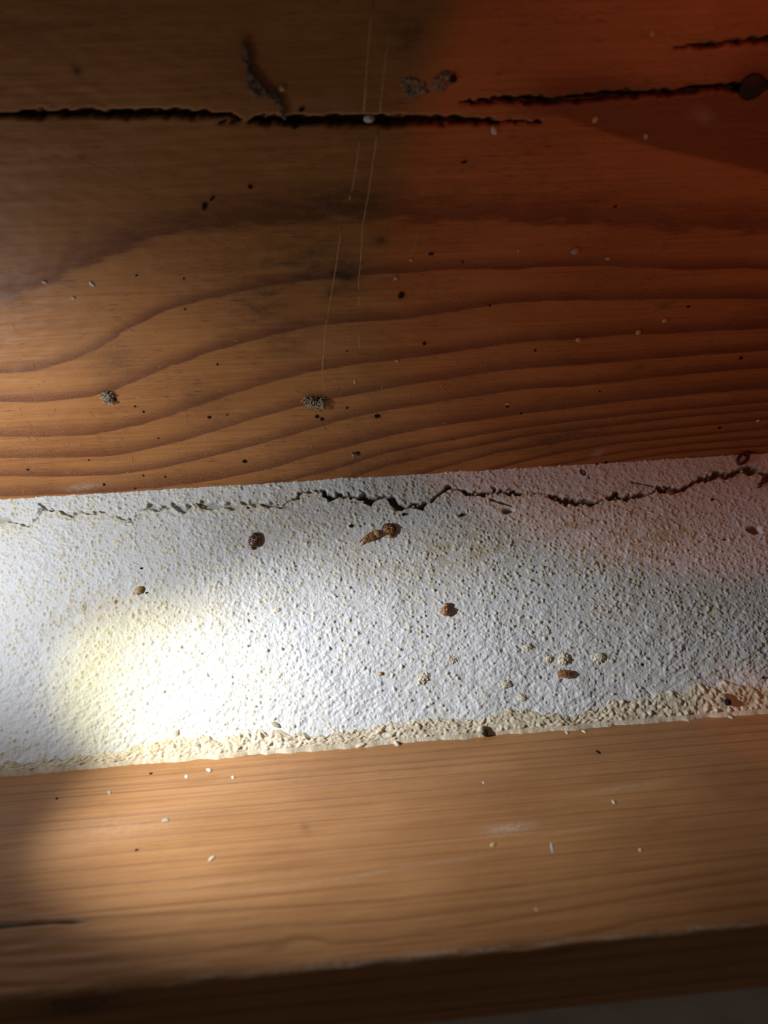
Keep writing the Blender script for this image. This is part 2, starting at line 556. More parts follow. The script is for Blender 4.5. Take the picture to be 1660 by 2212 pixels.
# cream mortar fillet where the plaster meets the lower beam
xf = axis(0.130, 0.00024, 0.30)
edge_pts = [(-200, 1655), (0, 1636), (100, 1634), (200, 1628), (260, 1622), (310, 1608), (370, 1590), (430, 1592), (520, 1582), (620, 1574),
            (700, 1580), (780, 1564), (900, 1556), (1000, 1544), (1080, 1538), (1120, 1528), (1180, 1540), (1270, 1530), (1340, 1512), (1400, 1504),
            (1480, 1490), (1540, 1480), (1600, 1474), (1660, 1474), (1760, 1470), (1900, 1465)]
eu = W.uvs(edge_pts)
se = np.interp(xf, eu[:, 0], eu[:, 1])
nq = 60
q = np.linspace(0, 1, nq)[:, None]
DXF, DYF = 0.00024, 0.000085
XF = np.repeat(xf[None, :], nq, 0)
fn = fft_noise((nq, len(xf)), 0.0014, 0.0012, DXF, DYF, 0, 31)
fn2 = fft_noise((nq, len(xf)), 0.0045, 0.0030, DXF, DYF, 0, 32)
fn3 = fft_noise((nq, len(xf)), 0.0006, 0.0006, DXF, DYF, 0, 33)
send = W.len - 0.0002
top = se[None, :] + (fn[:1] * 0.00030 + fn2[:1] * 0.0005)
SF = top + (send - top) * q
prof = 0.0010 * q ** 0.8 * sstep(0.0, 0.15, q) - 0.0005 * sstep(0.10, 0.0, q)
HF = prof + (fn * 0.00006 + fn2 * 0.00005 + fn3 * 0.00005) * sstep(0.0, 0.25, q)
GF = np.zeros_like(HF)
for i in range(6000):
    cx, cy = RNG.uniform(0, len(xf)), RNG.uniform(4, nq)
    rr = RNG.uniform(0.00022, 0.00055)
    kx_, ky_ = int(rr / DXF) + 2, int(rr / DYF) + 2
    x0, x1, y0, y1 = max(int(cx) - kx_, 0), min(int(cx) + kx_ + 1, len(xf)), max(int(cy) - ky_, 0), min(int(cy) + ky_ + 1, nq)
    yy, xx = np.mgrid[y0:y1, x0:x1]
    qq = np.clip(1 - ((xx - cx) * DXF / rr) ** 2 - ((yy - cy) * DYF / rr) ** 2, 0, 1)
    HF[y0:y1, x0:x1] += np.sqrt(qq) * rr * 0.28
    GF[y0:y1, x0:x1] = np.maximum(GF[y0:y1, x0:x1], qq)
PF = W.grid(XF, SF, HF)
# last rows roll down on to the face of the lower beam
lipn = fn2[-1] * 0.00016 + fn[-1] * 0.00010
hlast = np.convolve(np.pad(np.clip(HF[-1], 0.0006, 0.0014), 6, mode='edge'), np.ones(13) / 13, 'valid')
for k in range(1, 5):
    PF[-k] = W.grid(XF[-k], SF[-k], HF[-k] * (k - 1) / 4 + hlast * (5 - k) / 4)
last = L.pt(0, 0) + np.stack([xf, 0 * xf, 0 * xf], -1) + (hlast + 0.0002 + lipn)[:, None] * L.d + 0.00030 * L.n
last2 = L.pt(0, 0) + np.stack([xf, 0 * xf, 0 * xf], -1) + (hlast + 0.0004 + lipn)[:, None] * L.d - 0.0003 * L.n
PF = np.concatenate([PF, last[None], last2[None]], 0)
XFe = np.concatenate([XF, XF[-2:]], 0); SFe = np.concatenate([SF, SF[-2:] + 0.0005], 0)
pad = lambda a: np.concatenate([a, a[-2:]], 0)
meF = grid_mesh('mortar_fillet', PF, M_FIL, {'surf': np.stack([XFe, SFe, 0 * XFe], -1),
                                             'grain': pad(np.clip(0.25 + 0.5 * GF + 0.2 * fn3, 0, 1)), 'dirt_warmlight': pad(np.clip(0.30 + 0.35 * fn2, 0, 0.8)),
                                             'hollow': np.zeros_like(XFe)})
fillet = mesh_obj('mortar_fillet', meF, parent=wall)
tag(fillet, 'crumbly cream mortar along the foot of the plaster')

# ------------------------------------------------------------------ upper beam
bands = [
    (60, [(-300, -420), (0, -430), (1660, -430), (2000, -430)]),
    (75, [(-300, 690), (0, 665), (100, 635), (175, 600), (225, 572), (300, 541), (400, 515), (500, 500), (600, 490), (725, 485), (905, 490), (1030, 490),
          (1230, 495), (1380, 505), (1580, 511), (1660, 511), (2000, 515)]),
    (26, [(-300, 820), (0, 810), (75, 805), (125, 792), (175, 775), (225, 750), (275, 715), (325, 690), (400, 660), (475, 642), (550, 627), (650, 610),
          (750, 600), (830, 593), (905, 589), (980, 584), (1080, 584), (1180, 579), (1280, 576), (1380, 579), (1455, 584), (1530, 582), (1660, 582), (2000, 580)]),
    (30, [(-300, 875), (0, 870), (75, 870), (150, 865), (210, 857), (260, 840), (310, 817), (375, 792), (450, 765), (550, 735), (650, 712), (725, 701),
          (825, 694), (880, 691), (930, 681), (1030, 667), (1105, 656), (1180, 651), (1330, 650), (1430, 647), (1660, 647), (2000, 640)]),
    (30, [(-300, 948), (0, 945), (125, 945), (200, 940), (275, 927), (350, 907), (425, 880), (500, 855), (575, 830), (650, 810), (725, 795), (825, 782),
          (930, 770), (1030, 755), (1130, 742), (1230, 735), (1330, 726), (1480, 720), (1660, 710), (2000, 695)]),
    (28, [(-300, 992), (0, 990), (150, 990), (250, 985), (325, 971), (400, 952), (475, 930), (550, 905), (625, 885), (700, 867), (775, 852), (830, 842),
          (930, 825), (1030, 810), (1130, 797), (1280, 787), (1405, 777), (1530, 767), (1660, 758), (2000, 740)]),
    (24, [(-300, 1034), (0, 1030), (150, 1030), (250, 1027), (350, 1012), (425, 995), (500, 977), (575, 957), (650, 935), (725, 912), (825, 889),
          (930, 872), (1030, 856), (1130, 842), (1255, 835), (1380, 820), (1480, 810), (1660, 794), (2000, 772)]),
    (34, [(-300, 1080), (0, 1074), (250, 1064), (425, 1045), (525, 1027), (600, 1010), (675, 985), (750, 967), (830, 945), (930, 925), (1030, 910), (1130, 895),
          (1255, 880), (1380, 865), (1530, 850), (1660, 840), (2000, 812)]),
    (17, [(-300, 1118), (0, 1110), (400, 1085), (625, 1040), (725, 1015), (828, 981), (930, 960), (1030, 942), (1130, 925), (1280, 907), (1430, 890), (1660, 870), (2000, 838)]),
    (16, [(-300, 1156), (0, 1150), (400, 1125), (650, 1070), (830, 1010), (930, 985), (1030, 965), (1155, 940), (1330, 920), (1480, 902), (1660, 887), (2000, 852)]),
    (15, [(-300, 1196), (0, 1190), (400, 1165), (700, 1100), (880, 1035), (980, 1005), (1080, 977), (1180, 962), (1280, 945), (1380, 935), (1530, 920), (1660, 907), (2000, 868)]),
    (13, [(-300, 1240), (0, 1230), (500, 1180), (900, 1065), (1105, 1005), (1200, 982), (1330, 960), (1530, 940), (1660, 927), (2000, 885)]),
    (11, [(-300, 1280), (0, 1270), (600, 1200), (1100, 1040), (1200, 1008), (1330, 981), (1480, 961), (1660, 947), (2000, 900)]),
    (9, [(-300, 1310), (0, 1300), (700, 1220), (1250, 1015), (1350, 995), (1480, 977), (1660, 964), (2000, 915)]),
    (9, [(-300, 1350), (0, 1340), (800, 1240), (1300, 1030), (1480, 994), (1660, 981), (2000, 930)]),
    (10, [(-300, 1600), (0, 1600), (1660, 1300), (2000, 1250)]),
]
xu = axis(0.128, 0.00058, 0.30)
su = np.arange(-0.003, 0.150, 0.00038)
XU, SU = np.meshgrid(xu, su)


def ring_field(surf, bands, X, S, smooth, mult):
    xs = X[0]
    E, Wd = [], []
    for wpx, pts in bands:
        u = surf.uvs(pts)
        E.append(curve(u, xs, smooth))
        Wd.append(wpx * surf.px(830, pts[len(pts) // 2][1]))
    E = np.array(E)
    sg = -1.0 if surf.d[2] > 0 else 1.0          # bands run downwards in the picture
    E = E * sg; Sg = S * sg
    for k in range(1, len(E)):
        E[k] = np.maximum(E[k], E[k - 1] + 0.0006)
    ph = np.zeros_like(S); wr = np.full_like(S, 0.2)
    for k in range(1, len(E)):
        gap = (E[k] - E[k - 1])[None, :]
        t = (Sg - E[k - 1][None, :]) / gap
        msk = (t >= 0) & (t < 1)
        ph = np.where(msk, k + t, ph)
        wr = np.where(msk, np.clip(mult * Wd[k] / gap, 0.08, 0.97), wr)
    return ph, wr


ringU, wU = ring_field(U, bands, XU, SU, 7, 1.4)
nU1 = fft_noise(XU.shape, 0.004, 0.0015, 0.0006, 0.00038, 0, 41)
nU2 = fft_noise(XU.shape, 0.0015, 0.0006, 0.0006, 0.00038, 0, 42)
HU = 0.00003 * nU1 + 0.000006 * nU2
holU = np.zeros_like(HU)


def groove(surf, X, S, H, hol, pts, depth, n1):
    u = surf.uvs(pts)
    kk = surf.px(830, pts[0][1])
    w = np.array([p[2] for p in pts]) * kk
    xs = X[0]
    c = np.interp(xs, u[:, 0], u[:, 1])[None, :]
    hw = np.interp(xs, u[:, 0], w, left=0, right=0)[None, :]
    f = sstep(1.15, 0.55, np.abs(S - c + 0.00018 * n1) / (hw + 1e-6)) * (hw > 0.00008)
    return H - f * depth, np.maximum(hol, f)


for pts in ([(-200, 252, 6), (0, 249, 6), (80, 248, 7), (200, 246, 8), (300, 245, 8), (380, 245, 9), (440, 246, 7), (500, 249, 3), (520, 251, 0.5)],
            [(460, 266, 0.5), (520, 262, 3), (560, 260, 7), (620, 260, 9), (700, 260, 10), (780, 260, 10), (860, 261, 10), (930, 261, 9), (1000, 262, 7),
             (1060, 263, 5), (1110, 264, 3), (1180, 263, 0.5)],
            [(990, 221, 0.5), (1040, 218, 4), (1120, 216, 8), (1180, 218, 7), (1250, 214, 9), (1330, 205, 9), (1400, 202, 6), (1460, 198, 5), (1500, 194, 7),
             (1560, 190, 6), (1600, 188, 10), (1700, 180, 8), (1800, 176, 2)],
            [(1450, 104, 0.5), (1500, 99, 5), (1560, 95, 6), (1610, 90, 5), (1660, 86, 8), (1760, 80, 9), (1900, 74, 2)]):
    HU, holU = groove(U, XU, SU, HU, holU, pts, 0.0022, nU2)

# dark heartwood lobe that runs into the knot
loU = U.uvs([(1130, 262), (1205, 252), (1330, 295), (1430, 325), (1530, 346), (1660, 378), (2000, 420)])
hiU = U.uvs([(1130, 175), (1200, 180), (1300, 178), (1400, 192), (1500, 200), (1600, 205), (2000, 180)])
lo_s = np.interp(xu, loU[:, 0], loU[:, 1])[None, :]
hi_s = np.interp(xu, hiU[:, 0], hiU[:, 1])[None, :]
x_on = U.uv(1080, 230)[0]; x_of = U.uv(1230, 230)[0]
lobe = sstep(-0.0003, 0.0006, SU - lo_s) * sstep(0.004, -0.001, SU - hi_s) * sstep(x_on, x_of, XU) * 0.62
lobe = np.maximum(lobe, blob_field(XU, SU, U, [(1625, 185, 60, 50, 0, 0.8), (1190, 215, 90, 30, 0, 0.7), (1330, 215, 120, 26, 0.05, 0.6)]))
darkU = blob_field(XU, SU, U, [(745, 590, 42, 40, 0, 0.85), (730, 630, 40, 20, 0.2, 0.6), (560, 650, 95, 55, 0.4, 0.50), (640, 570, 120, 70, 0.1, 0.45),
                                (820, 520, 16, 9, -0.2, 0.95), (620, 730, 60, 50, 0.3, 0.40), (700, 440, 240, 50, 0.05, 0.40), (165, 152, 12, 16, 0, 0.8),
                                (885, 70, 60, 60, 0, 0.4), (250, 780, 60, 40, 0.3, 0.3), (440, 860, 60, 70, 0.4, 0.28), (800, 1000, 160, 30, 0.15, 0.35),
                                (1180, 955, 150, 30, 0.1, 0.45), (1280, 975, 14, 14, 0.6, 0.5), (1620, 690, 60, 20, 0, 0.25), (1240, 640, 20, 8, 0, 0.3),
                                (177, 339, 14, 7, 0.2, 0.6), (1375, 797, 20, 9, 0.4, 0.5), (1440, 660, 18, 8, 0.1, 0.5)])  # darkens patches of the upper beam's colour
darkU = np.clip(darkU * (0.9 + 0.35 * np.clip(nU1, -1.5, 1.5)), 0, 1)
paleU = blob_field(XU, SU, U, [(130, 320, 70, 8, -0.1, 0.10), (180, 1052, 50, 10, 0.1, 0.35), (330, 215, 120, 60, 0.5, 0.05), (1520, 250, 30, 14, -0.4, 0.25),
                               (1290, 980, 14, 10, 0.2, 0.5), (690, 230, 120, 20, 0, 0.10)])
surfU = np.stack([XU, SU, np.zeros_like(XU)], -1)
PU = U.grid(XU, SU, HU)
# close the beam: top and back
d_in = -U.n * 0.09
top1 = PU[-1] + d_in
bot1 = PU[0] + d_in
PUc = np.concatenate([bot1[None], PU, top1[None]], 0)
ext = lambda a: np.concatenate([a[:1], a, a[-1:]], 0)
meU = grid_mesh('beam_face', PUc, M_UP, {'surf': ext(surfU), 'ring': ext(ringU), 'ringw': ext(wU), 'lobe': ext(lobe), 'dark_patch': ext(darkU),
                                         'pale': ext(paleU), 'hollow': ext(holU)}, flip=True)
ub = empty('wooden_beam', Matrix.Translation(U.pt(0, 0)))
tag(ub, 'dark varnished wooden beam with wavy grain and long black cracks, above the plaster', 'beam')
INV_UB = ub.matrix_world.inverted()


def child(o, par):
    o.parent = par
    o.matrix_parent_inverse = par.matrix_world.inverted()
    return o


child(mesh_obj('beam_body', meU), ub)

# ------------------------------------------------------------------ lower beam
xl = axis(0.125, 0.00060, 0.30)
# section path: face, rounded worn arris, front face, underside going back
sl = np.concatenate([np.arange(-0.003, L.len - 0.0016, 0.00045)])
sec = [(L.pt(0, s), L.n, s) for s in sl]
rb = 0.0013
p0 = L.pt(0, L.len - rb); p2 = F.pt(0, rb * 0.9); pc = L.pt(0, L.len)
for t in np.linspace(0.0, 1.0, 9):
    p = p0 * (1 - t) ** 2 + pc * 2 * t * (1 - t) + p2 * t * t
    nn = L.n * (1 - t) + F.n * t
    sec.append((p, nn / np.linalg.norm(nn), L.len - rb + 2 * rb * t))
nf0 = len(sec)
for s in np.arange(rb * 0.9 + 0.0004, F.len - 0.0008, 0.0005):
    sec.append((F.pt(0, s), F.n, L.len + rb + s))
back = np.array([0, 0.92, 0.30]); back /= np.linalg.norm(back)
pe = F.pt(0, F.len)
nb = np.cross([1, 0, 0], back); nb = nb if nb[2] < 0 else -nb
for t in np.linspace(0, 1, 5)[1:]:
    a = F.pt(0, F.len - 0.0008); b2 = pe + back * 0.0008
    p = a * (1 - t) ** 2 + pe * 2 * t * (1 - t) + b2 * t * t
    nn = F.n * (1 - t) + nb * t
    sec.append((p, nn / np.linalg.norm(nn), L.len + rb + F.len + 0.0008 * t))
sec.append((pe + back * 0.10, nb, L.len + rb + F.len + 0.1))
SP = np.array([s[0] for s in sec]); SN = np.array([s[1] for s in sec]); SS = np.array([s[2] for s in sec])
XL, SL = np.meshgrid(xl, SS)


def lb_line(y0, amp, ph, extra=None):
    pts = []
    for x in range(-400, 2101, 100):
        y = y0 - (0.0813 + (y0 - 1670) / 27100.0) * x + amp * math.sin(x / 310.0 + ph) + 0.5 * amp * math.sin(x / 120.0 + 2 * ph)
        pts.append((x, y))
    return pts


rl = random.Random(5)
lb = [(8, lb_line(1600, 1, 0))]
y = 1676.0
while y < 1990:
    lb.append((rl.uniform(6, 13), lb_line(y, rl.uniform(0.6, 2.0), rl.uniform(0, 6))))
    y += rl.uniform(12, 26) * (1 + (y - 1670) / 500)
lb.append((16, [(-400, 2010), (0, 2001), (110, 1994), (220, 1984), (400, 1975), (830, 1950), (1030, 1928), (1200, 1905), (1400, 1880), (1660, 1845), (2100, 1800)]))
lb.append((22, [(-400, 2060), (0, 2045), (300, 2030), (600, 2005), (830, 1992), (1100, 1960), (1400, 1912), (1660, 1876), (2100, 1830)]))
lb.append((22, [(-400, 2120), (0, 2092), (150, 2088), (300, 2076), (420, 2060), (520, 2045), (600, 2040), (640, 2028), (680, 2030), (720, 2042), (830, 2034), (930, 2018),
                (1030, 2000), (1180, 1975), (1330, 1950), (1480, 1925), (1660, 1900), (2100, 1840)]))
lb.append((24, [(-400, 2170), (0, 2135), (400, 2110), (830, 2080), (1130, 2050), (1250, 2026), (1400, 1990), (1660, 1955), (2100, 1900)]))
for k, yy in enumerate((2190, 2235, 2290, 2350, 2430)):
    lb.append((24, lb_line(yy, 4, k * 1.7)))
lb.append((10, lb_line(3200, 1, 0)))
ringL, wL = ring_field(L, lb, XL, SL, 3, 1.0)
nL1 = fft_noise(XL.shape, 0.010, 0.0012, 0.0006, 0.00045, 0, 51)
nL2 = fft_noise(XL.shape, 0.004, 0.0006, 0.0006, 0.00045, 0, 52)
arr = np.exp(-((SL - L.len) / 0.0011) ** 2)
HL = 0.00003 * nL1 + 0.000012 * nL2 - 0.00008 * arr * np.clip(fft_noise(XL.shape, 0.006, 0.003, 0.0006, 0.00045, 0, 53), -1, 1.5)
holL = np.zeros_like(HL)
HL, holL = groove(L, XL, SL, HL, holL, [(-200, 2010, 4), (0, 2000, 5), (110, 1993, 5), (180, 1988, 4), (225, 1983, 0.5)], 0.0005, nL2 * 0.3)
wear_highlight = np.clip(arr ** 1.5 * (0.62 + 0.40 * nL2) * 0.8, 0, 0.7) * (SL > L.len - 0.003)  # worn wood plus the arris highlight, painted into the pale colour
paleL = np.maximum(wear_highlight, blob_field(XL, SL, L, [(1100, 1790, 60, 16, 0.09, 0.55), (1340, 1702, 90, 6, 0.09, 0.35), (850, 1878, 330, 3.5, 0.09, 0.30),
                                                  (250, 1790, 170, 50, 0.08, 0.16), (1280, 1790, 140, 4, 0.09, 0.25), (100, 2135, 140, 7, 0.09, 0.35),
                                                  (420, 1915, 160, 4, 0.09, 0.2)]))
stainL = blob_field(XL, SL, L, [(150, 2190, 110, 45, 0.1, 0.9), (660, 1787, 9, 24, 0.3, 0.35), (1250, 2066, 170, 10, 0.1, 0.6), (595, 2048, 30, 9, 0.3, 0.4)])
PL = SP[:, None, :] + XL[..., None] * np.array([1.0, 0, 0]) + HL[..., None] * SN[:, None, :]
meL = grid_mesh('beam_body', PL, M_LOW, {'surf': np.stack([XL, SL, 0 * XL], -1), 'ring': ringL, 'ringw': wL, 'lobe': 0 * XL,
                                         'dark_patch': stainL, 'pale': paleL, 'hollow': holL})
lbm = empty('wooden_beam', Matrix.Translation(L.pt(0, 0)))
tag(lbm, 'honey coloured straight grained wooden beam with a worn edge, below the plaster', 'beam')
child(mesh_obj('beam_body', meL), lbm)

# plaster beyond the lower beam
zb = pe[2]
Bp = Surf((0.215, zb + 0.02), (0.190, zb - 0.22))
xb = axis(0.25, 0.002, 0.40, 8); sb = np.arange(0, 0.24, 0.002)
XB, SB = np.meshgrid(xb, sb)
hb = 0.0004 * fft_noise(XB.shape, 0.006, 0.006, 0.002, 0.002, 0, 61)
meB = grid_mesh('wall_lower', Bp.grid(XB, SB, hb), M_PL, {'surf': np.stack([XB, SB, 0 * XB], -1), 'grain': 0 * XB + 0.2, 'dirt_warmlight': 0 * XB, 'hollow': 0 * XB})
tag(mesh_obj('wall_lower', meB), 'pale plaster seen past the far edge of the lower beam', kind='structure')


# ------------------------------------------------------------------ small shapes
def blob_bm(rx, ry, rz, seed, sub=2, rough=0.18, lift=0.55, bm=None, off=(0, 0, 0), flat=True):
    b = bm or bmesh.new()
    r = random.Random(seed)
    dirs = [Vector((r.gauss(0, 1), r.gauss(0, 1), r.gauss(0, 1))).normalized() for _ in range(7)]
    am = [r.uniform(-rough, rough) for _ in range(7)]
    res = bmesh.ops.create_icosphere(b, subdivisions=sub, radius=1.0)
    for v in res['verts']:
        n = v.co.normalized()
        k = 1 + sum(a * (n.dot(d) ** 3) for a, d in zip(am, dirs))
        v.co = Vector((n.x * rx * k + off[0], n.y * ry * k + off[1], n.z * rz * k + rz * lift + off[2]))
    return b


def tube_bm(pts, rads, sides=5, bm=None, flatz=1.0):
    b = bm or bmesh.new()
    pts = [Vector(p) for p in pts]
    rings = []
    for i, p in enumerate(pts):
        t = (pts[min(i + 1, len(pts) - 1)] - pts[max(i - 1, 0)]).normalized()
        a = t.cross(Vector((0, 0, 1)))
        if a.length < 1e-4: a = t.cross(Vector((0, 1, 0)))
        a.normalize()
        c = a.cross(t)
        rr = rads[i] if isinstance(rads, (list, tuple)) else rads
        rings.append([b.verts.new(p + a * rr * math.cos(2 * math.pi * k / sides) + c * rr * flatz * math.sin(2 * math.pi * k / sides)) for k in range(sides)])
    for i in range(len(rings) - 1):
        for k in range(sides):
            b.faces.new((rings[i][k], rings[i][(k + 1) % sides], rings[i + 1][(k + 1) % sides], rings[i + 1][k]))
    b.faces.new(rings[0][::-1]); b.faces.new(rings[-1])
    return b


def wall_h(px, py):
    x, s = W.uv(px, py)
    j = int(np.argmin(np.abs(xw - x))); i = int(np.argmin(np.abs(sw - s)))
    return float(np.median(Hw[max(i - 4, 0):i + 5, max(j - 4, 0):j + 5]))


def place(name, surf, px, py, ang=0.0, h=0.0):
    return empty(name, surf.frame(px, py, ang, h))


def solo(name, surf, px, py, bm, mat, ang, label, cat, group=None, h=0.0):
    o = bm_obj(name, bm, mat)
    o.matrix_world = surf.frame(px, py, ang, h)
    return tag(o, label, cat, group)


def part(name, bm, mat, root, label=None):
    o = bm_obj(name, bm, mat, root)
    if label: o['label'] = label
    return o


# ------------------------------------------------------------------ parts of the upper beam
def on(surf, pts, h):
    return [tuple(surf.pt(*surf.uv(p[0], p[1]), h)) for p in pts]


def strand(surf, pts, w, par, label=None, name='scratch', mat=None):
    k = surf.px(pts[len(pts) // 2][0], pts[len(pts) // 2][1])
    ws = [(p[2] if len(p) > 2 else w) * k * 0.5 for p in pts]
    b = tube_bm(on(surf, pts, 0.00001), ws, 6, flatz=0.2)
    o = bm_obj(name, b, mat or M_SCR)
    child(o, par)
    if label: o['label'] = label
    return o


strand(U, [(808, 0, 5), (802, 50, 5), (796, 110, 5), (791, 180, 4), (787, 240, 4)], 4, ub)
strand(U, [(846, 40, 4), (838, 100, 4), (830, 160, 4), (824, 220, 4), (821, 245, 3)], 4, ub)
strand(U, [(775, 296, 5), (777, 312, 5), (774, 335, 5), (769, 370, 5), (763, 405, 4), (755, 432, 3)], 4, ub, 'pale upright scratch in the varnish')
strand(U, [(738, 490, 3), (736, 512, 4), (731, 545, 4), (727, 575, 4), (721, 610, 3), (716, 640, 3), (709, 680, 2.5), (703, 712, 2), (700, 765, 2.2),
           (697, 785, 2), (698, 820, 1.8), (702, 852, 1)], 3, ub, 'long pale hairline scratch')
strand(U, [(818, 282, 6), (814, 305, 6), (809, 340, 5), (802, 385, 5), (796, 425, 4), (789, 462, 4), (784, 490, 3), (783, 520, 4), (781, 550, 4), (779, 575, 3),
           (775, 605, 2.5), (777, 635, 2.5), (775, 660, 2)], 4, ub, 'pale upright scratch, second of the pair')
strand(U, [(774, 700, 2), (776, 735, 1.8), (777, 760, 1)], 2, ub)
strand(U, [(904, 495, 2), (899, 520, 2.5), (893, 540, 2), (886, 562, 1)], 2, ub)
strand(U, [(944, 822, 1.5), (957, 838, 1.5), (972, 852, 1)], 1.5, ub)
strand(U, [(733, 856, 1), (741, 840, 1.5), (750, 824, 1)], 1.5, ub)
strand(U, [(90, 322, 1.5), (120, 318, 2), (150, 330, 2), (185, 352, 1.5), (250, 376, 1)], 2, ub)
# knot at the end of the crack
kb = bmesh.new()
kk = U.px(1625, 185)
b = blob_bm(27 * kk, 25 * kk, 0.0007, 5, 3, 0.1, 0.1)
ko = bm_obj('knot', b, M_KNOT); ko.matrix_world = U.frame(1625, 186, 0.1, 0.0)
child(ko, ub); ko['label'] = 'round black knot at the end of the crack'

# crumbs that are part of the plaster
for i, (px, py, rx, ry, an) in enumerate([(1218, 1424, 15, 13, 0.4), (1294, 1420, 17, 12, 0.2), (914, 1466, 17, 11, 0.7), (1092, 1478, 14, 9, 0.0), (977, 1425, 11, 8, -0.3),
                                          (1128, 1506, 10, 9, 0), (1140, 1397, 10, 8, 0), (178, 1312, 8, 7, 0), (1185, 1423, 10, 8, 0.8), (600, 1318, 8, 5, 0.2),
                                          (380, 1582, 9, 7, 1.2), (1500, 1492, 12, 10, 0.2), (1560, 1490, 15, 9, 0.3), (1370, 1545, 9, 8, 0), (1345, 1548, 8, 7, 0.3)]):
    k = W.px(px, py)
    r = random.Random(100 + i)
    b = blob_bm(rx * k * 0.8, ry * k * 0.8, min(rx, ry) * k * 0.45, 100 + i, 2, 0.35, 0.0)
    for j in range(46):
        a, u = r.uniform(0, 6.28), math.sqrt(r.random()) * r.uniform(0.8, 1.2)
        gz = r.uniform(0.10, 0.24) * min(rx, ry) * k
        blob_bm(gz * r.uniform(.8, 1.3), gz, gz * 0.8, r.randint(0, 9999), 1, .35, 0.0, b,
                (math.cos(a) * u * rx * k, math.sin(a) * u * ry * k, (1 - u * u) * min(rx, ry) * k * 0.42))
    o = bm_obj('plaster_crumb', b, M_LUMP)
    o.matrix_world = W.frame(px, py, an, wall_h(px, py))
    child(o, wall)


# ------------------------------------------------------------------ insect husks
def legs(root, mat, rx, ry, z, n=3, out=0.7, seed=0):
    r = random.Random(seed)
    for sd in (-1, 1):
        for k in range(n):
            x0 = rx * (-0.45 + 0.45 * k)
            p = [(x0, sd * ry * 0.7, z), (x0 + r.uniform(-.1, .1) * rx, sd * ry * (1.0 + out * 0.5), z * 1.25), (x0 + r.uniform(-.25, .25) * rx, sd * ry * (1.0 + out), 0.00005)]
            part('leg', tube_bm(p, [rx * .07, rx * .06, rx * .03], 5), mat, root)


def ovoid_bm(rx, ry, rz, ridges=0, depth=0.06, taper=0.25, z0=0.0, nu=26, nv=14):
    """domed shell, long axis x, ridged across like abdomen segments"""
    b = bmesh.new()
    rings = []
    for i in range(1, nu):
        t = i / nu
        x = -math.cos(math.pi * t)
        w = math.sin(math.pi * t) ** 0.8 * (1 - taper * x)
        w *= 1 - depth * (0.5 + 0.5 * math.cos(2 * math.pi * ridges * t)) if ridges else 1
        rings.append([b.verts.new((x * rx, math.cos(2 * math.pi * k / nv) * ry * w, z0 + rz * 0.55 + math.sin(2 * math.pi * k / nv) * rz * w * 0.75)) for k in range(nv)])
    a = b.verts.new((-rx, 0, z0 + rz * 0.5)); c = b.verts.new((rx, 0, z0 + rz * 0.5))
    for i in range(len(rings) - 1):
        for k in range(nv):
            b.faces.new((rings[i][k], rings[i + 1][k], rings[i + 1][(k + 1) % nv], rings[i][(k + 1) % nv]))
    for k in range(nv):
        b.faces.new((a, rings[0][k], rings[0][(k + 1) % nv]))
        b.faces.new((c, rings[-1][(k + 1) % nv], rings[-1][k]))
    return b


K0 = W.px(830, 1200)

# 1 spotted carpet beetle
t = place('beetle', W, 551, 1169, math.radians(78), wall_h(551, 1169))
tag(t, 'dark reddish brown rounded beetle flecked with white, on the plaster', 'beetle')
rx, ry, rz = 15 * K0, 12 * K0, 9.5 * K0
part('abdomen', ovoid_bm(rx, ry, rz, 0, 0, 0.12), M_HUSKD, t)
part('thorax', ovoid_bm(rx * 0.35, ry * 0.72, rz * 0.8, 0, 0, 0.2, 0, 14, 12), M_HUSKD, t).location = (rx * 0.88, 0, 0)
part('head', blob_bm(rx * .22, ry * .35, rz * .4, 3, 2), M_RED, t).location = (-rx * 1.12, ry * 0.1, 0)
part('wing_seam', tube_bm([(-rx * .8, 0, rz * 1.02), (0, 0, rz * 1.30), (rx * .75, 0, rz * 1.08)], rx * .035, 5), M_RED, t)
r = random.Random(3)
b = bmesh.new()
for i in range(46):
    a, u = r.uniform(0, 6.28), r.uniform(0, .92) ** .6
    x, y2 = u * math.cos(a), u * math.sin(a)
    z = rz * .55 + rz * .76 * math.sqrt(max(0, 1 - x * x - y2 * y2))
    blob_bm(rx * r.uniform(.03, .075), rx * r.uniform(.03, .06), rx * .03, i, 1, .3, .2, b, (x * rx * .97, y2 * ry * .97, z))
o = part('white_scales', b, M_SCALE, t, 'fine white flecks'); o['kind'] = 'stuff'
legs(t, M_HUSK, rx, ry, rz * .35, 3, .25, 4)

# 2 long pointed husk with two prongs
t = place('insect_husk', W, 803, 1160, math.radians(24), wall_h(803, 1160))
tag(t, 'long pointed amber insect husk with two prongs, left one of the pair', 'insect husk', None)
rx, ry, rz = 22 * K0, 10.5 * K0, 8 * K0
part('shell', ovoid_bm(rx, ry, rz, 7, 0.14, -0.12), M_HUSK, t)
part('head_shell', ovoid_bm(rx * .36, ry * .9, rz * 1.15, 0, 0, 0.1, 0, 14, 12), M_HUSKT, t).location = (rx * .62, 0, 0)
for sd in (-1, 1):
    part('prong', tube_bm([(-rx * .85, sd * ry * .2, rz * .5), (-rx * 1.1, sd * ry * .45, rz * .4), (-rx * 1.38, sd * ry * (.62 if sd < 0 else .15), rz * .1)], [ry * .2, ry * .15, ry * .05], 6), M_HUSKT, t)
part('torn_split', tube_bm([(rx * .28, -ry * .95, rz * .45), (rx * .3, -ry * .3, rz * 1.12), (rx * .22, ry * .5, rz * 1.0)], [ry * .2, ry * .22, ry * .1], 6), M_HUSKD, t)
b = bmesh.new(); r = random.Random(8)
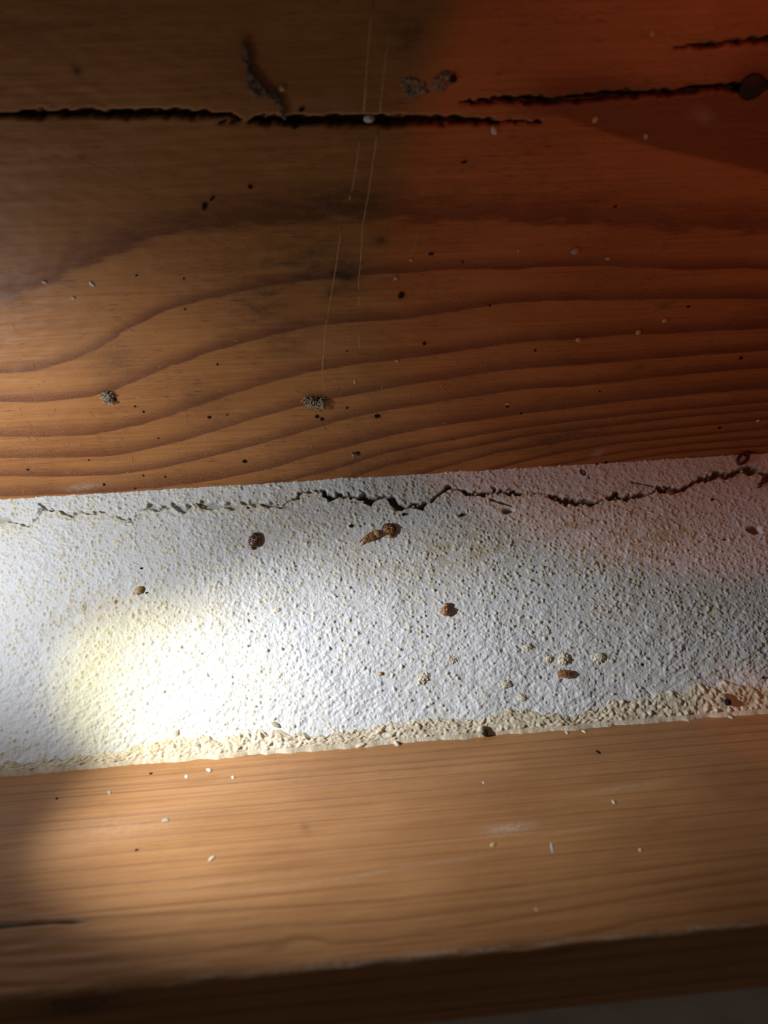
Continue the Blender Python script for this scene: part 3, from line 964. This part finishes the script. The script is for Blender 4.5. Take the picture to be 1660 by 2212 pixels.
for i in range(12):
    x0 = r.uniform(-.7, .2) * rx
    tube_bm([(x0, r.uniform(-.6, 0) * ry, rz * 1.1), (x0 + r.uniform(-.2, .2) * rx, r.uniform(0, .6) * ry, rz * 1.35)], rx * .025, 4, b)
part('hairs', b, M_HUSKT, t)

# 3 upturned husk, open belly with folded legs
t = place('insect_husk', W, 841, 1145, math.radians(-20), wall_h(841, 1145))
tag(t, 'round upturned brown insect husk with curled legs, right one of the pair', 'insect husk')
rx, ry, rz = 15.5 * K0, 13 * K0, 10 * K0
part('shell', ovoid_bm(rx, ry, rz * .8, 0, 0, 0.05), M_HUSK, t)
ringpts = [(math.cos(a) * rx * .92, math.sin(a) * ry * .92, rz * .62) for a in np.linspace(0, 2 * math.pi, 22)]
part('rim', tube_bm(ringpts, rx * .13, 6), M_HUSKD, t)
r = random.Random(12)
for i in range(6):
    a = i * 1.05 + .3
    part('leg', tube_bm([(math.cos(a) * rx * .65, math.sin(a) * ry * .65, rz * 1.0), (math.cos(a + .5) * rx * .38, math.sin(a + .5) * ry * .38, rz * 1.32), (math.cos(a + 1.4) * rx * .2, math.sin(a + 1.4) * ry * .2, rz * 1.12)],
                        [rx * .08, rx * .07, rx * .04], 5), M_HUSKT, t)
part('head', blob_bm(rx * .36, ry * .4, rz * .55, 9, 2, .12), M_HUSKT, t).location = (rx * .35, -ry * 1.05, 0)
part('antenna', tube_bm([(rx * .1, -ry * .8, rz * .5), (-rx * .05, -ry * 1.2, rz * .5), (-rx * .25, -ry * 1.5, rz * .2)], rx * .05, 5), M_HUSKT, t)

# 4 oval husk with small head on top
t = place('insect_husk', W, 963, 1321, math.radians(80), wall_h(963, 1321))
tag(t, 'oval amber insect husk standing alone near the middle of the plaster', 'insect husk')
rx, ry, rz = 11 * K0, 9.5 * K0, 9 * K0
part('shell', ovoid_bm(rx, ry, rz, 4, 0.07, 0.05), M_HUSK, t)
part('head', ovoid_bm(rx * .5, ry * .62, rz * .7, 0, 0, .1, 0, 14, 12), M_HUSK, t).location = (rx * 1.15, -ry * .1, 0)
part('back_spot', blob_bm(rx * .28, ry * .16, rz * .12, 4, 2), M_HUSKT, t, 'pale yellow mark').location = (rx * .15, -ry * .2, rz * 1.22)
part('back_ridge', tube_bm([(-rx * .8, ry * .05, rz * .95), (-rx * .35, -ry * .12, rz * 1.26)], rx * .06, 5), M_HUSKT, t)
legs(t, M_HUSK, rx, ry, rz * .3, 3, .3, 14)

# 5 small tan husk
t = place('insect_husk', W, 302, 1275, math.radians(60), wall_h(302, 1275))
tag(t, 'tiny tan insect husk on the left of the plaster above the bright patch', 'insect husk')
rx, ry, rz = 8.5 * K0, 7.5 * K0, 7 * K0
part('shell', ovoid_bm(rx, ry, rz, 4, 0.12, 0.1), M_HUSKT, t)
part('head', blob_bm(rx * .35, ry * .45, rz * .5, 2, 2), M_HUSKT, t).location = (-rx * .95, 0, 0)
legs(t, M_HUSKT, rx, ry, rz * .3, 2, .35, 24)

# 6 brown pod
t = place('insect_husk', W, 1219, 1456, math.radians(-8), wall_h(1219, 1456))
tag(t, 'brown curled insect husk directly below a plaster crumb, lower right', 'insect husk')
rx, ry, rz = 16 * K0, 9 * K0, 9 * K0
part('shell', ovoid_bm(rx, ry, rz, 5, 0.1, -0.1), M_HUSK, t)
part('hollow_end', blob_bm(rx * .4, ry * .75, rz * .5, 6, 2, .1), M_HUSKD, t).location = (rx * .62, ry * .1, rz * .12)
part('rim', tube_bm([(-rx * .5, -ry * .2, rz * 1.1), (-rx * .1, ry * .3, rz * 1.3), (rx * .1, -ry * .1, rz * 1.28)], rx * .05, 5), M_HUSKT, t)

# 7 looped husk at the beam edge
t = place('insect_husk', W, 1604, 992, math.radians(38), 0.0004)
tag(t, 'dark red looped husk tucked under the upper beam at the right', 'insect husk')
k = K0
loop = [(math.cos(a) * 17 * k - 2 * k, math.sin(a) * 8.5 * k, 0.0006) for a in np.linspace(0.2, 2 * math.pi + .2, 20)]
part('loop', tube_bm(loop, 3.6 * k, 7), M_RED, t)
part('head', blob_bm(9 * k, 6 * k, 6 * k, 7, 2, .2), M_RED, t).location = (17 * k, 3 * k, 0)
part('feeler', tube_bm([(22 * k, 0, .0006), (30 * k, -8 * k, .0005), (36 * k, -6 * k, .0003)], 1.6 * k, 5), M_RED, t)

# 8 dark husk at the right end of the crack
t = place('insect_husk', W, 1655, 1036, math.radians(25), 0.0003)
tag(t, 'dark red brown husk at the right end of the plaster crack', 'insect husk')
part('shell', ovoid_bm(17 * k, 8 * k, 7 * k, 4, .1, 0), M_RED, t)
part('head', blob_bm(7 * k, 4.5 * k, 4 * k, 17, 2, .25), M_RED, t).location = (-21 * k, -3 * k, 0)
part('leg', tube_bm([(-14 * k, -2 * k, 3 * k), (-24 * k, -9 * k, 2 * k), (-32 * k, -6 * k, .5 * k)], 1.3 * k, 5), M_RED, t)

# 9 crumb lodged in the crack
solo('bark_crumb', W, 1448, 1066, blob_bm(10 * k, 9 * k, 8 * k, 44, 3, .4, .2), M_HUSK, .6, 'orange brown crumb wedged in the right half of the plaster crack', 'crumb', h=-0.0008)
solo('bark_crumb', W, 1606, 1016, blob_bm(4 * k, 3 * k, 3 * k, 45, 2, .4, .2), M_LUMP, .2, 'tiny grey crumb in the crack under the looped husk', 'crumb', h=-0.0010)
solo('plaster_flake', W, 1557, 1040, blob_bm(8 * k, 4 * k, 3 * k, 46, 2, .4, .2), M_CHIP, -.9, 'pale flake hanging off the crack at the right', 'flake', h=0.0003)
solo('bark_crumb', W, 1262, 1018, blob_bm(5 * k, 8 * k, 4 * k, 47, 2, .35, .2), M_HUSK, -.5, 'small brown crumb in a pit close under the upper beam', 'crumb', h=-0.0006)
solo('bark_crumb', W, 822, 1456, blob_bm(5 * k, 4 * k, 4 * k, 48, 2, .3, .3), M_HUSKT, .3, 'tiny orange crumb low in the middle of the plaster', 'crumb', h=wall_h(822, 1456))
solo('bark_crumb', W, 593, 1563, blob_bm(10 * k, 4 * k, 3 * k, 49, 2, .4, .3), M_LINT, -.5, 'small brown flake just above the mortar right of the bright patch', 'flake', h=wall_h(593, 1563))
solo('bark_crumb', W, 250, 1300, blob_bm(4 * k, 3 * k, 3 * k, 50, 2, .4, .3), M_HUSKT, .3, 'minute yellowish crumb below left of the tiny tan husk', 'crumb', h=wall_h(250, 1300))
solo('dropping', W, 1565, 1518, blob_bm(7.5 * k, 7 * k, 6 * k, 51, 3, .08, .5), M_BLACK, 0, 'round black dropping on the mortar at the lower right', 'dropping', h=0.0016)
solo('dropping', W, 1556, 1506, blob_bm(11 * k, 5 * k, 4 * k, 52, 2, .3, .4), M_LINT, -.6, 'dark brown scrap leaning on the round black dropping', 'scrap', h=0.0013)
solo('dropping', W, 1045, 1583, blob_bm(6 * k, 8 * k, 7 * k, 53, 3, .25, .4), M_BLACK, .3, 'dark lump on the lower lip of the mortar at mid width', 'dropping', h=0.0013)
solo('bark_crumb', W, 1037, 1578, blob_bm(8 * k, 7 * k, 7 * k, 54, 3, .35, .4), M_LUMP, .3, 'grey crumb beside the dark lump on the mortar lip', 'crumb', h=0.0013)
solo('bark_crumb', W, 856, 1606, blob_bm(9 * k, 4 * k, 4 * k, 55, 2, .35, .4), M_LUMP, -.8, 'slanted grey crumb hanging over the lower beam edge', 'crumb', h=0.0014)
solo('bark_crumb', W, 780, 1609, blob_bm(10 * k, 4 * k, 4 * k, 56, 2, .35, .4), M_LUMP, .2, 'flat grey crumb on the mortar lip left of the slanted one', 'crumb', h=0.0014)
for i, (px, py, rr, lab) in enumerate([
        (998, 1113, 4.5, 'black oval speck on the plaster below the crack at mid width'),
        (1538, 1080, 3.2, 'black dot on pinkish plaster below the crack'),
        (306, 1228, 2.4, 'black pinprick above the tiny tan husk'),
        (789, 1027, 2.6, 'black pinprick just under the upper beam edge'),
        (758, 1136, 4.0, 'dark speck to the upper left of the husk pair'),
        (872, 1112, 4.0, 'dark speck directly below the widest part of the crack'),
        (317, 1281, 2.4, 'tiny dark dot touching the shadow of the tan husk'),
        (1565, 1166, 2.6, 'faint dark dot left below the largest plaster pit'),
        (1648, 1464, 3.0, 'dark dot at the far right above the mortar')]):
    solo('dark_speck', W, px, py, blob_bm(rr * k * 1.2, rr * k * .85, rr * k * .8, 200 + i, 2, .2, .4), M_BLACK, .3, lab, 'speck', h=wall_h(px, py))

# ------------------------------------------------------------------ things on the upper beam
KU = lambda px, py: U.px(px, py)
dark_list = [
    (441, 446, 6, 10, -.45, 'larger slanted black chip on the upper left of the beam'),
    (458, 429, 3, 9, -.8, 'slim black chip touching the larger slanted one'),
    (541, 404, 6, 5.5, 0, 'round black dot right of the slanted chips'),
    (867, 637, 7, 9, -.3, 'black crumb left of the reddish part of the beam'),
    (931, 548, 7, 3.5, .1, 'flat black speck at the edge of the red light'),
    (917, 742, 4.5, 4.5, 0, 'square black dot below the black crumb'),
    (815, 899, 7, 5.5, 0, 'round black bead right of the fuzzy lint tuft'),
    (684, 899, 5, 4.5, .4, 'left one of two black dots under the fuzzy lint tuft'),
    (696, 905, 5, 4.5, .2, 'right one of two black dots under the fuzzy lint tuft'),
    (1002, 350, 8, 3, .2, 'thin flat black speck below the end of the long crack'),
    (637, 272, 9, 8, .3, 'black drip under the middle of the long crack'),
    (652, 237, 8, 5, .4, 'black fleck just above the long crack beside the dusty streak'),
    (528, 997, 6, 5, .2, 'grey black bead near the plaster edge'),
    (452, 901, 5, 4, .2, 'small dark bead between two grain lines, left of centre'),
    (1488, 662, 5, 2.8, .1, 'flat dark speck on the far right of the beam'),
    (1601, 773, 4.5, 4, 0, 'dark dot nearest the right border of the beam'),
    (1555, 924, 4.5, 3, .2, 'dark speck on the tight grain at the right'),
    (1097, 878, 4, 3, .2, 'dark dot under a pale splinter right of centre'),
    (980, 170, 9, 9, .2, 'dim grey blot right of the pale smudges'),
]
for i, (px, py, a, b2, an, lab) in enumerate(dark_list):
    kk = KU(px, py)
    solo('dark_speck', U, px, py, blob_bm(a * kk * .88, b2 * kk * .88, min(a, b2) * kk * .6, 300 + i, 2, .2, .3), M_BLACK, an, lab, 'speck')
tiny = [(750, 758), (750, 881), (357, 1030), (192, 994), (342, 946), (60, 1014), (225, 1046), (490, 896), (292, 877), (310, 890), (295, 595), (292, 1055), (310, 1027),
        (1157, 756), (1125, 893), (1330, 445), (1000, 566), (1058, 660), (1296, 845), (400, 668), (470, 787), (397, 602), (1310, 998), (1290, 1003)]
tiny.sort()
ORD = ['leftmost', 'second from left', 'third from left', 'fourth from left', 'fifth from left', 'sixth from left', 'seventh from left', 'eighth from left',
       'ninth from left', 'tenth from left', 'eleventh from left', 'twelfth from left', 'twelfth from right', 'eleventh from right', 'tenth from right',
       'ninth from right', 'eighth from right', 'seventh from right', 'sixth from right', 'fifth from right', 'fourth from right', 'third from right',
       'second from right', 'rightmost']
for i, (px, py) in enumerate(tiny):
    kk = KU(px, py)
    rr = random.Random(i).uniform(2.2, 3.4) * kk
    solo('dark_speck', U, px, py, blob_bm(rr * 1.15, rr * .85, rr * .6, 400 + i, 1, .25, .3), M_BLACK, i * .7,
         ORD[i] + ' of the pinprick black fly specks on the upper beam', 'speck', 'pinprick black specks on the upper beam')
pale_list = [
    (197, 613, 4, 7, .5, M_CHIP, 'whitish oval grain at the left of the beam'),
    (95, 609, 7, 4, -.2, M_LINT, 'dull flake left of the whitish oval grain'),
    (159, 644, 5, 4, .5, M_GRIT, 'tan flake below the whitish oval grain'),
    (767, 824, 3, 5, 0, M_GRIT, 'upright yellow grain below the shorter scratch'),
    (858, 779, 4, 3, 0, M_GRIT, 'flat yellow grain at the edge of the red light'),
    (1250, 733, 6, 5, 0, M_GRIT, 'left one of three yellow grains in a rising row'),
    (1378, 718, 5.5, 5.5, 0, M_GRIT, 'middle one of three yellow grains in a rising row'),
    (1436, 693, 5.5, 5, 0.3, M_GRIT, 'right one of three yellow grains in a rising row'),
    (1312, 559, 6, 3, 0, M_GRIT, 'flat yellow grain on the second broad grain line'),
    (1287, 258, 7, 6, .6, M_GRIT, 'yellow grain below the dark crack into the knot'),
    (1395, 294, 5, 6, .4, M_GRIT, 'yellow grain on the edge of the dark heartwood'),
    (1410, 72, 6, 6, 0, M_GRIT, 'pale grain alone near the top of the beam'),
    (1066, 282, 6, 9, .5, M_CHIP, 'white flake just under the right end of the long crack'),
    (1242, 542, 9, 7, .2, M_LINT, 'dull brown crumb above the second broad grain line'),
    (608, 190, 7, 7, 0, M_GRIT, 'yellow grain beside the dusty streak at the top'),
    (888, 562, 5, 3, -.5, M_GRIT, 'pale splinter end at the foot of a faint scratch'),
    (856, 600, 6, 4, .9, M_LINT, 'pale curled chip above the black crumb'),
    (1638, 908, 4, 3, .2, M_CHIP, 'white speck on tight grain near the right border'),
    (1120, 541, 3, 3, .2, M_GRIT, 'minute pale grain at the middle of the beam'),
    (1097, 872, 6, 2.5, -.1, M_GRIT, 'pale splinter lying over a dark dot'),
]
for i, (px, py, a, b2, an, mt, lab) in enumerate(pale_list):
    kk = KU(px, py)
    solo('pale_grain', U, px, py, blob_bm(a * kk, b2 * kk, min(a, b2) * kk * .7, 500 + i, 2, .25, .3), mt, an, lab, 'grain')
kk = KU(800, 258)
solo('pebble', U, 799, 258, blob_bm(12 * kk, 8 * kk, 8 * kk, 77, 3, .15, .1), M_CHIP, 0, 'white pebble stuck in the long crack between the scratches', 'pebble', h=-0.0006)


def tuft(px, py, rx, ry, n, seed, label, ang=0.0):
    t = place('lint_tuft', U, px, py, ang)
    tag(t, label, 'lint')
    kk = KU(px, py)
    r = random.Random(seed)
    b = bmesh.new()
    for i in range(n):
        c = Vector((r.gauss(0, .42) * rx * kk, r.gauss(0, .42) * ry * kk, r.uniform(0.1, .9) * ry * kk))
        rad = r.uniform(.15, .42) * ry * kk
        a0, a1 = r.uniform(0, 6.28), r.uniform(1.5, 5)
        tilt = Vector((r.gauss(0, 1), r.gauss(0, 1), r.gauss(0, 1))).normalized()
        e1 = tilt.orthogonal().normalized(); e2 = tilt.cross(e1)
        pts = [c + (e1 * math.cos(a0 + a1 * j / 6) + e2 * math.sin(a0 + a1 * j / 6)) * rad * (1 + .1 * j) for j in range(7)]
        for p in pts: p.z = max(p.z, 0.00004)
        tube_bm(pts, .95 * kk, 4, b)
    part('fibres', b, M_LINT, t)['kind'] = 'stuff'
    b = bmesh.new()
    for i in range(6):
        blob_bm(r.uniform(3, 6) * kk, r.uniform(2, 4) * kk, 2.2 * kk, seed + i, 1, .4, .2, b, (r.uniform(-.1, .9) * rx * kk, r.uniform(.1, .9) * ry * kk, 0))
    part('dark_debris', b, M_BLACK, t)
    b = bmesh.new()
    for i in range(5):
        a = r.uniform(0, 6.28)
        p0 = Vector((math.cos(a) * rx * .6, math.sin(a) * ry * .6, 1)) * kk
        tube_bm([p0, p0 * 1.6 + Vector((r.uniform(-3, 3), r.uniform(-3, 3), 0)) * kk, p0 * 2.2 + Vector((r.uniform(-6, 6), r.uniform(-4, 4), 0)) * kk], .6 * kk, 4, b)
    part('stray_hairs', b, M_SCR, t)


tuft(682, 868, 23, 13, 120, 1, 'fuzzy grey lint tuft with dark debris at the middle of the beam', -.3)
tuft(234, 857, 17, 12, 60, 2, 'ragged pale lint tuft at the left of the beam', -.8)
tuft(767, 981, 7, 5, 10, 3, 'little wispy lint tuft near the plaster edge')

# dusty streak hanging at the top left
t = place('dust_streak', U, 600, 225)
tag(t, 'dusty grey cobweb streak above the long crack at the upper left', 'cobweb')
inv = t.matrix_world.inverted()
kk = KU(560, 170)


def local(pts, h):
    return [inv @ Vector(p) for p in on(U, pts, h)]


def dusty(path, wid, n, seed):
    r = random.Random(seed)
    b = bmesh.new()
    path = [np.array(p, float) for p in path]
    for i in range(n):
        t = r.uniform(0, len(path) - 1.001); j = int(t); f = t - j
        c = path[j] * (1 - f) + path[j + 1] * f
        dv = path[j + 1] - path[j]; dv /= np.linalg.norm(dv)
        wd = np.interp(t, range(len(path)), wid)
        c = c + np.array([-dv[1], dv[0]]) * r.gauss(0, .45) * wd
        ln = r.uniform(5, 13); a = r.gauss(0, .5)
        dv = np.array([dv[0] * math.cos(a) - dv[1] * math.sin(a), dv[0] * math.sin(a) + dv[1] * math.cos(a)])
        bend = np.array([-dv[1], dv[0]]) * r.uniform(-3, 3)
        h = r.uniform(.0001, .0011)
        tube_bm(local([c - dv * ln, c + bend, c + dv * ln], h), r.uniform(.6, 1.5) * kk, 4, b)
    return b


o = part('strand', dusty([(529, 92), (532, 112), (536, 135), (541, 155), (548, 172), (562, 188), (580, 200), (596, 210), (607, 222), (612, 240), (614, 250)],
                         [3, 7, 7, 5, 7, 8, 8, 8, 6, 6, 3], 210, 5), M_SMUDGE, t)
o = part('strand', dusty([(543, 158), (542, 172), (543, 186), (550, 198), (562, 203)], [3, 6, 6, 6, 3], 70, 6), M_SMUDGE, t)
# plaster smudges at the top middle
for i, (px, py, a, b2, lab) in enumerate([(894, 186, 22, 17, 'larger pale smudge of dried plaster left of the crack into the knot'),
                                          (955, 176, 22, 15, 'fainter pale smudge of dried plaster beside the larger one')]):
    kk = KU(px, py)
    r = random.Random(600 + i)
    b = blob_bm(a * kk * .75, b2 * kk * .75, .00009, 600 + i, 3, .5, .0)
    for j in range(40):
        an, u = r.uniform(0, 6.28), math.sqrt(r.random())
        z = r.uniform(3, 8) * kk
        blob_bm(z * 1.4, z, .00007 * r.uniform(.6, 1.4), r.randint(0, 9999), 1, .5, 0.0, b, (math.cos(an) * u * a * kk, math.sin(an) * u * b2 * kk, 0))
    solo('plaster_smudge', U, px, py, b, M_SMUDGE, -.4 + i * .9, lab, 'smudge')

# loose fibres and dust on the upper beam (too small and too many to count)
r = random.Random(21)
b = bmesh.new()
for i in range(120):
    px, py = r.uniform(0, 1300), 1060 - abs(r.gauss(0, 210))
    x, s = U.uv(px, py)
    if s < 0.001: continue
    kk = KU(px, py)
    p = Vector(U.pt(x, s, .00012)); a = r.uniform(0, 3.14); ln = r.uniform(3, 9) * kk
    dv = Vector((math.cos(a), *(U.d[1:] * math.sin(a))))
    bend = Vector((-math.sin(a), *(U.d[1:] * math.cos(a)))) * ln * r.uniform(-.3, .3)
    tube_bm([p - dv * ln, p + bend, p + dv * ln], .35 * kk, 3, b)
for i in range(420):
    px, py = r.uniform(0, 1000) ** 1.0, 1070 - abs(r.gauss(0, 150))
    x, s = U.uv(px, py)
    if s < 0.0006: continue
    kk = KU(px, py)
    c = Vector(U.pt(x, s, .0))
    rr = r.uniform(.5, 1.2) * kk
    bmesh.ops.create_icosphere(b, subdivisions=1, radius=rr, matrix=Matrix.Translation(c))
tag(bm_obj('dust', b, M_GRIT), 'fine pale dust and hairs scattered over the upper beam', 'dust', kind='stuff')

# ------------------------------------------------------------------ chips on the lower beam
KL = lambda px, py: L.px(px, py)
for i, (px, py, a, b2, an, mt, lab) in enumerate([
        (403, 1678, 6, 6, .3, M_CHIP, 'bluish white chip, left one of three near the mortar'),
        (451, 1663, 6, 7, .8, M_CHIP, 'white chip nearest the mortar, middle one of three'),
        (503, 1681, 5, 5, .1, M_CHIP, 'greyish white chip, right one of three near the mortar'),
        (1193, 1834, 3.5, 16, -.2, M_CHIP, 'tall thin white sliver on the lower beam'),
        (1066, 1822, 9, 5, .5, M_GRIT, 'tan crumb left of the tall white sliver'),
        (1227, 1584, 5, 5, .2, M_CHIP, 'white crumb just below the mortar right of centre'),
        (1265, 1581, 5, 6, .5, M_LUMP, 'tan crumb right next to the white one below the mortar'),
        (1326, 1733, 4, 6, .1, M_CHIP, 'small pale chip on the right of the lower beam'),
        (1575, 1548, 7, 9, .3, M_CHIP, 'grey white chip under the round black dropping'),
        (1045, 1690, 4, 4, .1, M_CHIP, 'pale dot on the lower beam at mid width'),
        (1485, 1557, 3, 7, .4, M_CHIP, 'thin white sliver by the mortar near the right'),
        (1383, 1836, 5, 4, .1, M_LUMP, 'dull tan dot right of the tall white sliver'),
        (363, 1771, 10, 4, -.5, M_LINT, 'raised brown splinter at the left of the lower beam'),
        (236, 1711, 5, 7, .5, M_LINT, 'brown nick left of the three white chips'),
        (295, 1835, 5, 3, 0, M_BLACK, 'dark dot low on the left of the lower beam'),
        (1291, 1624, 5, 6, .4, M_BLACK, 'dark speck on the lower beam below the tan crumb'),
        (454, 1858, 5, 8, -.5, M_LUMP, 'faint pale scuff on the middle left of the lower beam'),
        (125, 1724, 4, 3, 0, M_BLACK, 'dark dot at the far left of the lower beam'),
        (328, 1670, 5, 2.5, 0, M_BLACK, 'flat dark fleck left of the three white chips'),
        (1160, 1965, 4, 4, 0, M_LUMP, 'dull dot near the worn edge of the lower beam')]):
    kk = KL(px, py)
    solo('wood_chip' if mt in (M_LINT,) else ('dark_speck' if mt is M_BLACK else 'plaster_chip'), L, px, py,
         blob_bm(a * kk * .7, b2 * kk * 1.15, min(a, b2) * kk * .32, 700 + i, 2, .6, .1), mt, an, lab, 'speck' if mt is M_BLACK else 'chip')
